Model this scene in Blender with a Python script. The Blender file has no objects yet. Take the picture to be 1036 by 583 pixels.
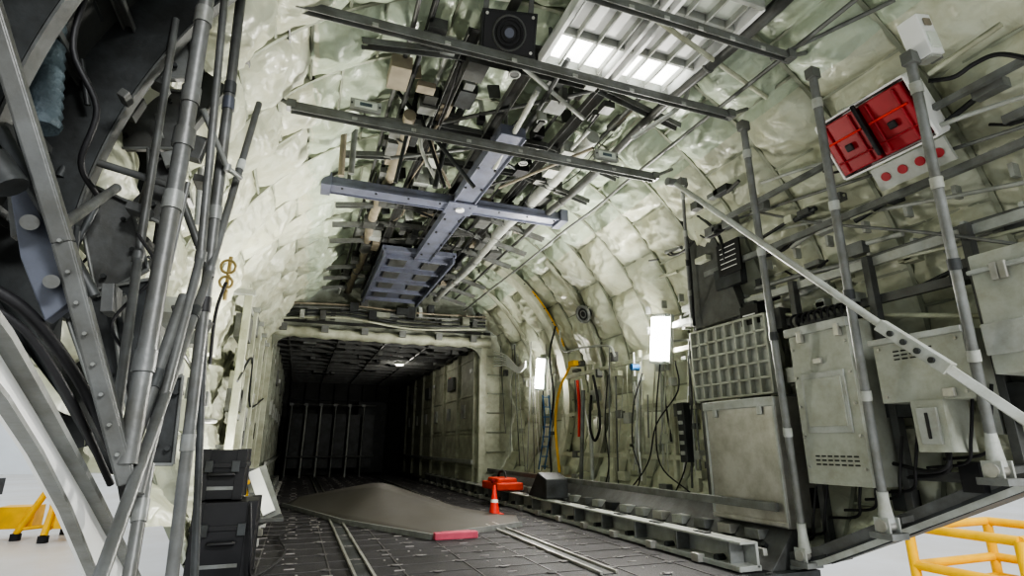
import bpy, math, random
from mathutils import Vector, Matrix, noise
random.seed(7)
V=Vector
# ------------------------------------------------------------------ camera
FPX=555.0; CX,CY=518.0,291.5
PIT=math.radians(16.0); YAW=math.radians(20.7)
CAM=V((0,0,0.7))
F=V((math.sin(YAW)*math.cos(PIT),math.cos(YAW)*math.cos(PIT),math.sin(PIT)))
R=V((math.cos(YAW),-math.sin(YAW),0)); U=R.cross(F)
cd=bpy.data.cameras.new('camera'); cam=bpy.data.objects.new('camera',cd)
bpy.context.scene.collection.objects.link(cam)
cam.matrix_world=Matrix(((R.x,U.x,-F.x,CAM.x),(R.y,U.y,-F.y,CAM.y),(R.z,U.z,-F.z,CAM.z),(0,0,0,1)))
cd.sensor_width=36; cd.lens=36*FPX/1036; cd.clip_start=0.02; cd.clip_end=200
bpy.context.scene.camera=cam
def S(u,v,x=None,y=None,z=None):
    """image pixel (u,v) cast along its camera ray to a chosen x, y or z"""
    d=F+R*((u-CX)/FPX)-U*((v-CY)/FPX)
    if x is not None: t=(x-CAM.x)/d.x
    elif y is not None: t=(y-CAM.y)/d.y
    else: t=(z-CAM.z)/d.z
    return CAM+d*t
# ------------------------------------------------------------------ materials
def mat(name,col,rough=.6,metal=0,var=.25,vs=6,bump=.0,bs=30,emis=0,dirt=0,ds=2.5,ridged=False,bd=.02):
    m=bpy.data.materials.new(name); m.use_nodes=True
    nt=m.node_tree; n=nt.nodes; l=nt.links; bs_=n['Principled BSDF']
    tc=n.new('ShaderNodeTexCoord')
    nz=n.new('ShaderNodeTexNoise'); nz.inputs['Scale'].default_value=vs; nz.inputs['Detail'].default_value=6
    l.new(tc.outputs['Object'],nz.inputs['Vector'])
    cr=n.new('ShaderNodeValToRGB')
    cr.color_ramp.elements[0].position=.3; cr.color_ramp.elements[1].position=.7
    a=[max(0,c*(1-var)) for c in col]; b=[min(1,c*(1+var*.6)) for c in col]
    cr.color_ramp.elements[0].color=(*a,1); cr.color_ramp.elements[1].color=(*b,1)
    l.new(nz.outputs['Fac'],cr.inputs['Fac'])
    out=cr.outputs['Color']
    if dirt:
        n2=n.new('ShaderNodeTexNoise'); n2.inputs['Scale'].default_value=ds; n2.inputs['Detail'].default_value=8; n2.inputs['Roughness'].default_value=.7
        l.new(tc.outputs['Object'],n2.inputs['Vector'])
        r2=n.new('ShaderNodeValToRGB'); r2.color_ramp.elements[0].position=.36; r2.color_ramp.elements[1].position=.6
        k=1-dirt; r2.color_ramp.elements[0].color=(k,k*.97,k*.9,1); r2.color_ramp.elements[1].color=(1,1,1,1)
        l.new(n2.outputs['Fac'],r2.inputs['Fac'])
        mx=n.new('ShaderNodeMixRGB'); mx.blend_type='MULTIPLY'; mx.inputs[0].default_value=1
        l.new(out,mx.inputs[1]); l.new(r2.outputs['Color'],mx.inputs[2]); out=mx.outputs[0]
    l.new(out,bs_.inputs['Base Color'])
    bs_.inputs['Roughness'].default_value=rough; bs_.inputs['Metallic'].default_value=metal
    if bump:
        n3=n.new('ShaderNodeTexNoise'); n3.inputs['Scale'].default_value=bs; n3.inputs['Detail'].default_value=5
        if ridged:
            n3.inputs['Distortion'].default_value=.7; n3.inputs['Detail'].default_value=2.0
        l.new(tc.outputs['Object'],n3.inputs['Vector'])
        bp=n.new('ShaderNodeBump'); bp.inputs['Strength'].default_value=bump; bp.inputs['Distance'].default_value=bd
        l.new(n3.outputs['Fac'],bp.inputs['Height']); l.new(bp.outputs['Normal'],bs_.inputs['Normal'])
    if emis:
        bs_.inputs['Emission Color'].default_value=(*col,1); bs_.inputs['Emission Strength'].default_value=emis
    return m
M={}
M['liner']=mat('quilted_liner_vinyl',(.56,.585,.48),.36,0,.06,1.5,.32,11,dirt=.10,ds=4,ridged=True,bd=.04)
M['linerG']=mat('quilted_liner_green',(.47,.54,.44),.36,0,.10,.8,.32,11,dirt=.10,ds=4,ridged=True,bd=.04)
M['seam']=mat('liner_seam_tape',(.33,.35,.28),.6,0,.15,8)
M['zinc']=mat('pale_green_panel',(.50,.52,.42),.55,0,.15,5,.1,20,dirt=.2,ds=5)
M['zincD']=mat('shaded_panel',(.30,.32,.27),.6,0,.2,3,.1,20,dirt=.3,ds=3)  # pale panel darkened, the hold's dim light put into the colour
M['grey']=mat('grey_enamel',(.21,.22,.215),.42,.1,.2,9,.08,40,dirt=.25,ds=8)
M['sgrey']=mat('shaded_grey_enamel',(.125,.13,.128),.42,.1,.2,9,.08,40,dirt=.25,ds=8)  # grey enamel with shadow on the left struts put into its colour; reused elsewhere
M['lgrey']=mat('light_grey_enamel',(.42,.44,.42),.45,0,.15,7,.08,40,dirt=.2,ds=8)
M['dgrey']=mat('dark_grey_enamel',(.055,.06,.062),.5,.1,.3,6,.1,30,dirt=.3,ds=6)
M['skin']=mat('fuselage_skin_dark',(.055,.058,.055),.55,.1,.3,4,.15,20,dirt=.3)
M['blue']=mat('blue_grey_beam',(.165,.178,.235),.4,.1,.12,5,.05,40,dirt=.15,ds=8)
M['blued']=mat('blue_grey_fitting',(.10,.11,.14),.4,.1,.12,5,.05,40,dirt=.15,ds=8)
M['metal']=mat('bare_aluminium',(.50,.50,.47),.36,.55,.1,4,.08,30,dirt=.25,ds=4)
M['locker']=mat('locker_grey_green',(.42,.44,.39),.5,.0,.08,5,.06,40,dirt=.2,ds=7)
M['black']=mat('black_rubber',(.018,.018,.02),.55,0,.3,8,.1,30)
M['blackg']=mat('black_plastic',(.016,.016,.018),.4,0,.3,8)
M['floor']=mat('cargo_floor_nonskid',(.034,.032,.036),.6,0,.3,5,.4,120,dirt=.4,ds=2)
M['fit']=mat('floor_fitting_steel',(.11,.105,.105),.5,.3,.3,9)
M['fitL']=mat('floor_fitting_worn',(.33,.31,.30),.5,.2,.4,9)
M['tarp']=mat('grey_composite_skin',(.095,.09,.083),.5,0,.08,1.5,.0,14,dirt=.12,ds=2)
M['red']=mat('red_paint',(.36,.02,.03),.4,0,.15,6)
M['cred']=mat('red_rubber',(.75,.05,.03),.4,0,.15,6)
M['orange']=mat('orange_red_fabric',(.65,.06,.02),.6,0,.2,9)
M['pink']=mat('faded_red_foam',(.45,.08,.12),.7,0,.2,9)
M['yellow']=mat('safety_yellow',(.90,.52,.02),.45,0,.12,6)
M['bluep']=mat('blue_webbing',(.04,.16,.38),.6,0,.15,9)
M['white']=mat('white_enamel',(.78,.79,.78),.4,0,.05,6)
M['placard']=mat('black_placard',(.02,.02,.02),.4,0,.1,8)
M['teal']=mat('duct_teal_fabric',(.11,.145,.165),.6,0,.3,14,.6,40)
M['brass']=mat('brass_fitting',(.36,.28,.13),.35,.5,.2,9)
M['brown']=mat('tan_bracket',(.27,.24,.185),.6,0,.25,8)
M['lens']=mat('lamp_tube_lens',(1.0,.98,.93),.4,0,0,5,emis=60)
M['lenslit']=mat('tray_lens_lit',(1.0,1.0,.96),.4,0,0,5,emis=2.6)
M['lensfill']=mat('fill_lamp_lens',(1.0,.95,.85),.4,0,0,5,emis=1.2)  # glowing lens of the added fill light in the forward hold
M['lensdim']=mat('translucent_lens',(.62,.66,.60),.35,0,.1,4)
M['hfloor']=mat('hangar_concrete',(.66,.65,.64),.35,0,.06,.6,dirt=.1,ds=.5)
M['hwall']=mat('hangar_wall_white',(.78,.81,.83),.6,0,.05,1)
# ------------------------------------------------------------------ mesh builder
class B:
    def __init__(s,name): s.n=name; s.v=[]; s.f=[]; s.m=[]; s.s=[]; s.mats=[]
    def mi(s,k):
        if k not in s.mats: s.mats.append(k)
        return s.mats.index(k)
    def add(s,vs,fs,k,smooth=False):
        o=len(s.v); s.v+= [tuple(p) for p in vs]; i=s.mi(k)
        for f in fs: s.f.append([a+o for a in f]); s.m.append(i); s.s.append(smooth)
    def box(s,c,d,k,rot=None):
        c=V(c); vs=[]
        for z in(-.5,.5):
            for y in(-.5,.5):
                for x in(-.5,.5):
                    p=V((x*d[0],y*d[1],z*d[2]))
                    if rot is not None: p=rot@p
                    vs.append(c+p)
        s.add(vs,[(0,2,3,1),(4,5,7,6),(0,1,5,4),(2,6,7,3),(0,4,6,2),(1,3,7,5)],k)
    def bar(s,a,b,w,h,k,up=V((0,0,1))):
        a=V(a);b=V(b);d=(b-a).normalized()
        sd=d.cross(up)
        if sd.length<.05: sd=d.cross(V((0,1,0)))
        sd.normalize(); un=sd.cross(d).normalized()
        vs=[p+sd*(w*i)+un*(h*j) for p in(a,b) for j in(-.5,.5) for i in(-.5,.5)]
        s.add(vs,[(0,2,3,1),(4,5,7,6),(0,1,5,4),(2,6,7,3),(0,4,6,2),(1,3,7,5)],k)
    def chan(s,a,b,w,h,k,up=V((0,0,1)),t=.006):
        """C-channel with web and two flanges"""
        a=V(a);b=V(b);d=(b-a).normalized(); sd=d.cross(up)
        if sd.length<.05: sd=d.cross(V((0,1,0)))
        sd.normalize(); un=sd.cross(d).normalized()
        s.bar(a,b,w,t,k,up)
        for sg in(-1,1):
            o=sd*(sg*w/2)-un*(h/2)
            s.bar(a+o,b+o,t,h,k,up)
    def tube(s,a,b,r,k,n=12,r2=None):
        a=V(a);b=V(b);r2=r if r2 is None else r2
        s.sweep([a,b],[r,r2],k,n)
    def sweep(s,pts,rs,k,n=10):
        pts=[V(p) for p in pts]; N=len(pts); vs=[]; fs=[]
        t0=(pts[1]-pts[0]).normalized(); ref=V((0,0,1)) if abs(t0.z)<.9 else V((1,0,0))
        e1=t0.cross(ref).normalized()
        for i,p in enumerate(pts):
            t=(pts[min(i+1,N-1)]-pts[max(i-1,0)]).normalized()
            e1=(e1-t*e1.dot(t)).normalized(); e2=t.cross(e1)
            for j in range(n):
                an=2*math.pi*j/n; vs.append(p+(e1*math.cos(an)+e2*math.sin(an))*rs[i])
        for i in range(N-1):
            for j in range(n):
                q=(j+1)%n; fs.append((i*n+j,i*n+q,(i+1)*n+q,(i+1)*n+j))
        s.add(vs,fs,k,True)
        s.add(vs[:n],[tuple(range(n))[::-1]],k); s.add(vs[-n:],[tuple(range(n))],k)
    def path(s,pts,r,k,n=8,seg=6):
        P=[V(p) for p in pts]; P=[P[0]*2-P[1]]+P+[P[-1]*2-P[-2]]; out=[]
        for i in range(1,len(P)-2):
            for j in range(seg):
                t=j/seg; a,b,c,d=P[i-1],P[i],P[i+1],P[i+2]
                out.append(.5*((2*b)+(c-a)*t+(2*a-5*b+4*c-d)*t*t+(3*b-a-3*c+d)*t**3))
        out.append(P[-2]); s.sweep(out,[r]*len(out),k,n)
    def poly(s,pts,ext,k):
        pts=[V(p) for p in pts]; n=len(pts); e=V(ext)
        vs=pts+[p+e for p in pts]
        fs=[tuple(range(n))[::-1],tuple(range(n,2*n))]+[(i,(i+1)%n,(i+1)%n+n,i+n) for i in range(n)]
        s.add(vs,fs,k)
    def torus(s,c,ax,Rr,r,k,n=24,m=8,a0=0,a1=2*math.pi):
        c=V(c);ax=V(ax).normalized(); e1=ax.cross(V((0,0,1)) if abs(ax.z)<.9 else V((1,0,0))).normalized(); e2=ax.cross(e1)
        s.sweep([c+(e1*math.cos(a)+e2*math.sin(a))*Rr for a in [a0+(a1-a0)*i/n for i in range(n+1)]],[r]*(n+1),k,m)
    def sector(s,y,r0,r1,th,pa,pb,k,n=60):
        """annular web of a ring frame, at station y"""
        vs=[];fs=[]
        for i in range(n+1):
            p=math.radians(pa+(pb-pa)*i/n)
            for yy in(y-th/2,y+th/2):
                for r in(r0,r1): vs.append((XC+r*math.cos(p),yy,ZC+r*math.sin(p)))
        for i in range(n):
            a=i*4;b=a+4
            fs+=[(a,a+1,b+1,b),(a+2,b+2,b+3,a+3),(a,b,b+2,a+2),(a+1,a+3,b+3,b+1)]
        fs+=[(0,2,3,1),(n*4,n*4+1,n*4+3,n*4+2)]
        s.add(vs,fs,k)
    def done(s,bev=0):
        me=bpy.data.meshes.new(s.n); me.from_pydata(s.v,[],s.f)
        for k in s.mats: me.materials.append(M[k])
        me.polygons.foreach_set('material_index',s.m); me.polygons.foreach_set('use_smooth',s.s)
        me.update(); o=bpy.data.objects.new(s.n,me); bpy.context.scene.collection.objects.link(o)
        if bev:
            md=o.modifiers.new('bevel','BEVEL'); md.width=bev; md.segments=2; md.limit_method='ANGLE'; md.angle_limit=math.radians(50)
        return o
XC,ZC,RR=1.25,1.25,2.1
Y8=8.5
def sill(y): return max(0.0,(2.68-y)*.49)
def sillL(y): return max(0.0,(3.72-y)*.51)
def lowphi(y): return math.degrees(math.asin(max(-1,(sill(y)-ZC)/RR)))
def lowphiL(y): return 180-math.degrees(math.asin(max(-1,min(.95,(sillL(y)-ZC)/RR))))
def pt(phi,y,r=RR):
    p=math.radians(phi); return V((XC+r*math.cos(p),y,ZC+r*math.sin(p)))
# ------------------------------------------------------------------ quilted liner
YA=-.6
def liner(name,y0,y1,fa,fb,k,strip_ph,cell_t=.46,amp=.115,ystep=.51,step=.0185):
    ny=int((y1-y0)/step); L=RR*math.radians(abs(fb(y1)-fa(y1))); nt=int(L/step)
    vs=[];fs=[]
    for i in range(ny+1):
        y=y0+(y1-y0)*i/ny
        ys=ystep; fy=(y/ys)%1.0; cyi=math.floor(y/ys)
        ct=cell_t*(1.4 if cyi>=8 else 1)
        for j in range(nt+1):
            s=j/nt; phi=fa(y)+(fb(y)-fa(y))*s
            arc=RR*math.radians(phi)+ .23*(cyi%2)
            ct_i=math.floor(arc/ct); ft=(arc/ct)%1.0
            sy=math.sin(math.pi*fy); st=math.sin(math.pi*ft)
            p=max(0,sy)**.55*max(0,st)**.45
            rnd=noise.noise(V((cyi*1.7+.3,ct_i*2.3+.4,4.4)))
            pk=noise.noise(V((y*1.5,arc*13,3.3)))*(1-sy)*(.4+sy)*2+noise.noise(V((y*13,arc*1.5,8.3)))*(1-st)*(.4+st)*2
            w1=noise.noise(V((y*2.6,arc*2.2,1.7)))
            q=noise.noise(V((y*2.2+arc*1.5+rnd*5,arc*4.0-y*2.2,5.1))); w2=math.exp(-(q*8)**2)
            q=noise.noise(V((y*6-arc*3,arc*4+y*2+rnd*7,9.1))); w3=math.exp(-(q*7)**2)
            q=noise.noise(V((y*4+arc*7,arc*3-y*6+rnd*3,2.1))); w4=math.exp(-(q*8)**2)
            h=amp*p*(.85+.45*w1+.45*rnd)+.020*p*w2+.013*w3*p+.011*w4*(.2+p)+.024*pk
            vs.append(pt(phi,y,RR-max(h,-.01)))
    for i in range(ny):
        for j in range(nt):
            a=i*(nt+1)+j; fs.append((a,a+1,a+nt+2,a+nt+1))
    b=B(name); b.add(vs,fs,k,True)
    i=math.floor(y0/ystep)
    while .51*i<y1:
        y=.51*i
        ya=max(y,y0); yb=min(y+.51,y1)
        if y>=y0: b.sector(y,2.066,2.095,.024,fa(y),fb(y),'seam')
        ct=cell_t*(1.4 if i>=8 else 1); sh=.23*(i%2)
        for kk in range(-6,22):
            ph=math.degrees((kk*ct-sh)/RR)
            if min(fa(ya),fa(yb))<ph<max(fb(ya),fb(yb)) and fa(ya)<ph<fb(ya):
                up=pt(ph,0)-V((XC,0,ZC)); b.bar(pt(ph,ya,2.078),pt(ph,yb,2.078),.016,.012,'seam',up=up)
        i+=1
    for ph in strip_ph: b.bar(pt(ph,y0,2.05),pt(ph,y1,2.05),.025,.012,'seam',up=pt(ph,0)-V((XC,0,ZC)))
    b.done()
liner('wall_right',YA,Y8,lowphi,lambda y:48,'liner',())
liner('ceiling',YA,Y8,lambda y:48,lambda y:132,'linerG',(62,))
liner('wall_left',2.05,Y8,lambda y:131,lowphiL,'liner',())
# exposed aft left skin with frames & stringers
b=B('wall_left_aft'); vs=[];fs=[];n=36;m=12
for i in range(m+1):
    y=YA+(2.62-YA)*i/m
    for j in range(n+1): vs.append(pt(126+(max(lowphiL(y),130)-126)*j/n,y,RR+.02))
for i in range(m):
    for j in range(n):
        a=i*(n+1)+j; fs.append((a,a+1,a+n+2,a+n+1))
b.add(vs,fs,'skin',True)
for y in (.9,1.4,1.9,2.4):
    pb=lowphiL(y); p0=150 if y>2.2 else (142 if y>1.6 else 134)
    if pb>p0+5:
        b.sector(y,1.95,2.12,.006,p0,pb,'dgrey'); b.sector(y+.02,1.94,1.947,.05,p0,pb,'sgrey')
for ph in range(136,212,7):
    zz=pt(ph,0).z
    ye=2.6; ys=max(YA,3.72-zz/.51)
    if ys<ye-.2: b.chan(pt(ph,ys,2.08),pt(ph,ye,2.08),.03,.02,'sgrey')
b.done()
pa=-36  # exposed ring-frame arches of the fuselage, built below
b=B('frame_arch_1')
b.sector(6.5,1.93,2.08,.02,pa,100,'zinc',90); b.sector(6.45,1.925,1.94,.2,pa,100,'zinc',90); b.sector(6.35,1.93,2.0,.012,pa,100,'zinc',90)
for ph in range(-30,80,6):
    p=pt(ph,6.34,1.97); b.tube(p,p+V((0,-.012,0)),.008,'dgrey',8)
b.sector(6.335,1.975,1.99,.014,20,44,'yellow',30)
b.done()
b=B('frame_arch_2'); b.sector(7.4,1.97,2.08,.03,pa,100,'zinc',90); b.sector(7.36,1.965,1.975,.1,pa,100,'zinc',90); b.done()
b=B('frame_arch_3'); b.sector(5.62,2.0,2.08,.02,pa,50,'zinc',90); b.sector(5.6,1.995,2.003,.06,pa,50,'zinc',60); b.done()
# ------------------------------------------------------------------ forward bulkhead face & tunnel
XL,XR,ZT=-.46,2.66,2.22
b=B('wall_forward_bulkhead')
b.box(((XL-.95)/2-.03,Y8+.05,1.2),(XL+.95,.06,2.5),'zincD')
b.box(((XR+3.45)/2,Y8+.05,1.2),(3.45-XR,.06,2.5),'zinc')
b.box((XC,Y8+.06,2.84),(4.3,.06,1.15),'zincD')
N=40; vs=[]; fs=[]
for i in range(N+1):
    x=XL-.25+(XR-XL+.4)*i/N
    for j in range(9):
        a=math.pi*j/8; 
        rr=.09+.012*math.sin(i*1.9)+.01*noise.noise(V((i*.7,j*.6,1)))
        vs.append((x,Y8-.02-rr*math.sin(a),ZT+.09-.02*math.sin(math.pi*i/N)+rr*.9*math.cos(a)))
for i in range(N):
    for j in range(8): a=i*9+j; fs.append((a,a+1,a+10,a+9))
b.add(vs,fs,'zinc',True)
for cx,sg in ((XL,1),(XR,-1)):
    b.poly([(cx-sg*.02,Y8-.03,ZT+.05),(cx+sg*.26,Y8-.03,ZT+.05)]+[(cx+sg*.24*(1-math.cos(a)),Y8-.03,ZT-.24*(1-math.sin(a))) for a in [math.pi/2*k/8 for k in range(8,-1,-1)]],(0,.06,0),'zincD')
for i in range(22):
    x=XL+(XR-XL)*(i+.5)/22
    if i%4==0: b.box((x+.05,Y8-.14,ZT+.12),(.1,.06,.1),'grey')
    b.box((x,Y8-.12-random.random()*.2,ZT+random.uniform(.28,.55)),(random.uniform(.05,.2),.15,random.uniform(.06,.2)),random.choice(['grey','sgrey','dgrey','zincD','lgrey']))
for k in range(5): b.path([(XL,Y8-.2-.03*k,ZT+.22+.05*k),(.5,Y8-.25,ZT+.28+.05*k),(1.5,Y8-.2-.02*k,ZT+.2+.06*k),(XR,Y8-.25,ZT+.27+.05*k)],.016,random.choice(['brown','grey','dgrey','zinc']))
for x in (XL-.04,XR+.04):
    b.chan((x,Y8-.02,0.02),(x,Y8-.02,ZT),.1,.06,'zinc',up=V((0,-1,0)))
for i in range(7):
    z=.3+i*.3
    b.box((XL-.22,Y8,z),(.26,.03,.02),'seam'); b.box((XR+.28,Y8,z),(.3,.03,.02),'seam')
for z in(.4,.75,1.1,1.45,1.8): b.box((XL-.15,Y8-.05,z),(.16,.08,.24),random.choice(['lgrey','zinc','grey']))
b.done(.004)
b=B('side_equipment_rack')
for y in (5.2,5.9,6.6,7.3,8.0):
    b.chan((-.52,y,0),(-.52,y,2.0),.06,.05,'zinc',up=V((0,-1,0))); b.box((-.62,y,2.0),(.3,.05,.05),'lgrey')
for z in (.45,.95,1.45,1.95): b.bar((-.54,5.2,z),(-.54,8.3,z),.03,.05,'lgrey')
for i in range(30):
    y=random.uniform(5.3,8.2); z=random.uniform(.2,2.1); b.box((-.58+.0,y,z),(.12,random.uniform(.1,.4),random.uniform(.08,.3)),random.choice(['zinc','lgrey','grey','zinc','grey','zinc']))
b.path([(-.5,5,1.2),(-.48,5.8,1.5),(-.5,6.5,1.1),(-.48,8.2,1.3)],.010,'dgrey')
b.done(.004)
def tunnel_wall(name,x,sg,k1,k2):
    b=B(name)
    b.box((x+sg*.03,9.6,1.25),(.05,2.2,2.5),k1); b.box((x+sg*.03,12.85,1.25),(.05,4.3,2.5),k2)
    y=8.7
    while y<14.9:
        b.box((x-sg*.02,y,1.2),(.06,.06,2.3),k1 if y<10.7 else k2); y+=1.02
    for z in (.35,.9,1.5,2.1): b.box((x-sg*.005,9.6,z),(.02,2.2,.03),k1); b.box((x-sg*.005,12.8,z),(.02,4.2,.03),k2)
    for i in range(6):
        yy=9.2+1.02*i; kk=k1 if i<2 else k2
        b.box((x-sg*.01,yy,.62),(.02,.8,.46),kk)
        b.box((x-sg*.01,yy,1.2),(.02,.8,.5),kk)
        b.box((x-sg*.03,yy+.1,1.25),(.05,.16,.22),'lgrey')
        if i%2: b.box((x-sg*.03,yy,1.8),(.05,.4,.24),'grey')
    for i in range(3): b.box((x-sg*.03,8.9+i*1.4,1.9),(.03,.1,.07),'cred' if i==1 else 'white')
    b.bar((x-sg*.08,8.6,.45),(x-sg*.08,14.9,.45),.03,.06,'lgrey')
    b.done(.003)
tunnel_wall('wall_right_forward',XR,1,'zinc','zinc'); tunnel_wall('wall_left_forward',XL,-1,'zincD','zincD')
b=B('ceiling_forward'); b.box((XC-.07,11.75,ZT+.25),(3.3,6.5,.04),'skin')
for i in range(13): b.chan((XL,8.8+.5*i,ZT+.1),(XR,8.8+.5*i,ZT+.1),.05,.1,'sgrey')
for i in range(9): b.tube((XL+.2+i*.35,8.6,ZT+.02+.05*(i%2)),(XL+.2+i*.35,14.9,ZT+.02+.05*(i%2)),.018,'grey' if i%2 else 'sgrey',8)
for i in range(24): b.box((random.uniform(-.2,2.5),random.uniform(8.8,13),ZT+.03),(random.uniform(.06,.25),random.uniform(.06,.3),.08),random.choice(['grey','sgrey','dgrey']))
b.done()
# added fill light to lift the dark forward hold, shaped like a dome lamp
b=B('fill_lamp'); q=V((1.7,10.6,ZT-.03)); b.tube(q,q+V((0,0,.05)),.09,'lgrey',18); b.tube(q+V((0,0,-.02)),q,.065,'lensfill',18,.085); b.done(.003)
ld=bpy.data.lights.new('fill_lamp_bulb','POINT'); ld.energy=7; ld.shadow_soft_size=.06; ld.color=(1,.96,.88)
o=bpy.data.objects.new('fill_lamp_bulb',ld); bpy.context.scene.collection.objects.link(o); o.location=q+V((0,0,-.12))
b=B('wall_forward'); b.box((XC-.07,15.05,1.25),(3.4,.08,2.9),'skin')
for i in range(9):
    x=XL+.2+i*.35; b.bar((x,14.93,.1),(x,14.93,2.2),.03,.05,'dgrey',up=V((0,1,0)))
for z in (.5,1.15,1.8): b.box((XC,14.95,z),(3.1,.04,.04),'dgrey')
b.box((.45,14.6,.62),(.8,.45,1.2),'dgrey'); b.box((1.7,14.6,.9),(.7,.4,1.7),'dgrey')
b.done(.01)
b=B('troop_seat_frame')
for i in range(6):
    x=-.2+i*.32; b.tube((x,13.6,0),(x+.02,13.7,1.6),.022,'lgrey' if i in(1,2,4) else 'grey',8); b.box((x+.01,13.7,1.6),(.08,.05,.06),'grey')
    b.box((x+.16,13.8,.8),(.24,.06,1.2),'dgrey')
b.tube((-.2,13.6,.45),(1.7,13.6,.45),.02,'sgrey',8); b.tube((-.2,13.7,1.6),(1.7,13.7,1.6),.02,'sgrey',8)
b.done()
# ------------------------------------------------------------------ floor
b=B('floor')
b.box(((-.5+2.9)/2,8.85,-.04),(3.42,12.4,.08),'floor')
b.box((1.24,2.66,-.05),(3.3,.06,.12),'dgrey')
for x in (-.15,.25,.65,1.05,1.45,1.85,2.25):
    b.box((x,8.85,.002),(.008,12.3,.004),'fit')
y=2.9;r=0
while y<14.8:
    b.box((1.05,y+.25,.002),(2.6,.006,.004),'fit')
    for i in range(13):
        x=-.17+i*.2
        if (i+r)%2:
            b.torus((x,y,.004),(0,0,1),.028,.004,'fit',10,4)
            b.box((x,y,.003),(.09,.012,.006),'fitL' if random.random()<.6 else 'fit')
        elif random.random()<.6:
            b.box((x,y+.1,.003),(.06,.010,.005),'fitL')
            for dx in (-.04,.04): b.tube((x+dx,y-.08,0),(x+dx,y-.08,.005),.008,'fitL',6)
    y+=.254; r+=1
for x in (.42,1.72):
    for d in(-.05,.05): b.box((x+d,9.0,.010),(.016,12,.016),'metal')
    b.box((x,9.0,.003),(.07,12,.004),'dgrey')
b.done()
for nm,x0,sg in (('cargo_side_rail',2.5,1),('cargo_side_rail',-.3,-1)):
    b=B(nm); L0,L1=(2.75 if sg>0 else 4.3),11.5
    b.box((x0,(L0+L1)/2,.02),(.16,L1-L0,.03),'lgrey')
    b.box((x0+sg*.06,(L0+L1)/2,.09),(.02,L1-L0,.14),'lgrey')
    b.box((x0-sg*.0,(L0+L1)/2,.155),(.12,L1-L0,.015),'lgrey')
    y=L0+.1
    while y<L1:
        b.box((x0-sg*.01,y,.085),(.1,.02,.13),'grey')
        b.tube((x0-sg*.06,y+.12,.045),(x0-sg*.0,y+.12,.045),.022,'dgrey',8)
        b.box((x0-sg*.09,y+.25,.03),(.05,.07,.05),'metal')
        b.box((x0-sg*.0,y+.3,.166),(.05,.12,.006),'dgrey')
        y+=.5
    b.done(.003)
b=B('kick_plate')
b.poly([(2.62,2.72,0),(2.85,2.72,.0),(2.98,2.72,.28),(2.9,2.72,.30)],(0,5.7,0),'sgrey')
for i in range(22):
    b.tube((2.72,2.85+i*.25,.11),(2.70,2.85+i*.25,.13),.02,'dgrey',8)
    b.box((2.76,2.95+i*.25,.17),(.09,.12,.06),random.choice(['lgrey','dgrey','grey','metal']))
b.bar((2.75,2.75,.34),(2.75,8.3,.34),.03,.05,'grey')
b.bar((2.62,2.75,.1),(2.62,8.3,.1),.03,.04,'metal')
b.done(.004)
# ------------------------------------------------------------------ sills of ramp opening
def sillpts(sg,off=0,dz=0):
    out=[]
    for i in range(14):
        y=2.75-i*.22; z=sill(y)
        ph=lowphi(y); x=XC+sg*(RR*math.cos(math.radians(ph))-.05+off)
        out.append(V((x,y,z+dz)))
    return out
b=B('ramp_sill_longeron'); P=sillpts(1,0,.02)
for a,c in zip(P[:-1],P[1:]):
    b.bar(a,c,.26,.05,'dgrey')
    o=V((-.12,0,.03)); b.bar(a+o,c+o,.02,.07,'sgrey')
    o=V((-.13,0,-.02)); b.bar(a+o,c+o,.012,.03,'lgrey')
for a in P:
    for k in (-.04,.03): b.tube(a+V((k,0,.03)),a+V((k,0,.045)),.01,'metal',6)
b.done()
b=B('ramp_sill_longeron')
q=[(-25,305),(0,338),(45,415),(95,505),(140,592)]; w=[(-25,372),(0,402),(36,458),(66,515),(98,592)]
for i in range(4):
    b.poly([S(*q[i],x=-.42),S(*q[i+1],x=-.42),S(*w[i+1],x=-.42),S(*w[i],x=-.42)],(-.02,0,0),'white')
for i in range(4):
    b.bar(S(*q[i],x=-.41),S(*q[i+1],x=-.41),.03,.012,'grey'); b.bar(S(*w[i],x=-.41),S(*w[i+1],x=-.41),.02,.008,'grey')
b.done()
# ------------------------------------------------------------------ transverse roof bars
def roofbar(u0,v0,u1,v1,y,w=.05,h=.05):
    a=S(u0,v0,y=y); c=S(u1,v1,y=y); z=(a.z+c.z)/2; a.z=c.z=z
    b=B('roof_cross_bar'); b.chan(a,c,w,h,'grey'); b.bar(a+V((0,0,.012)),c+V((0,0,.012)),.03,.02,'grey')
    n=7
    for i in range(1,n):
        p=a.lerp(c,i/n); b.box(p+V((0,-w/2-.004,-.02)),(.03,.008,.02),'lgrey')
    for p,sg in((a,-1),(c,1)):
        b.box(p,(.05,.06,.05),'grey'); b.tube(p,V((p.x+sg*.2,p.y+.05,p.z+.12)),.013,'grey',8)
    b.done(.002); return a,c
A1=roofbar(295,105,662,180,3.0,.042,.04)
A2=roofbar(300,3,738,117,2.3,.034,.032)
A3=roofbar(560,-12,797,52,1.8,.032,.028)
for u,v,y in((370,108,2.95),(613,158,2.95)):
    b=B('instrument_display'); p=S(u,v,y=y)
    b.box(p,(.18,.03,.07),'lgrey'); b.box(p+V((0,-.017,0)),(.13,.006,.045),'lensdim'); b.box(p+V((0,-.021,0)),(.07,.004,.022),'teal')
    for d in(-.08,.08): b.tube(p+V((d,-.02,.0)),p+V((d,-.01,0)),.006,'dgrey',6)
    b.done(.003)
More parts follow.
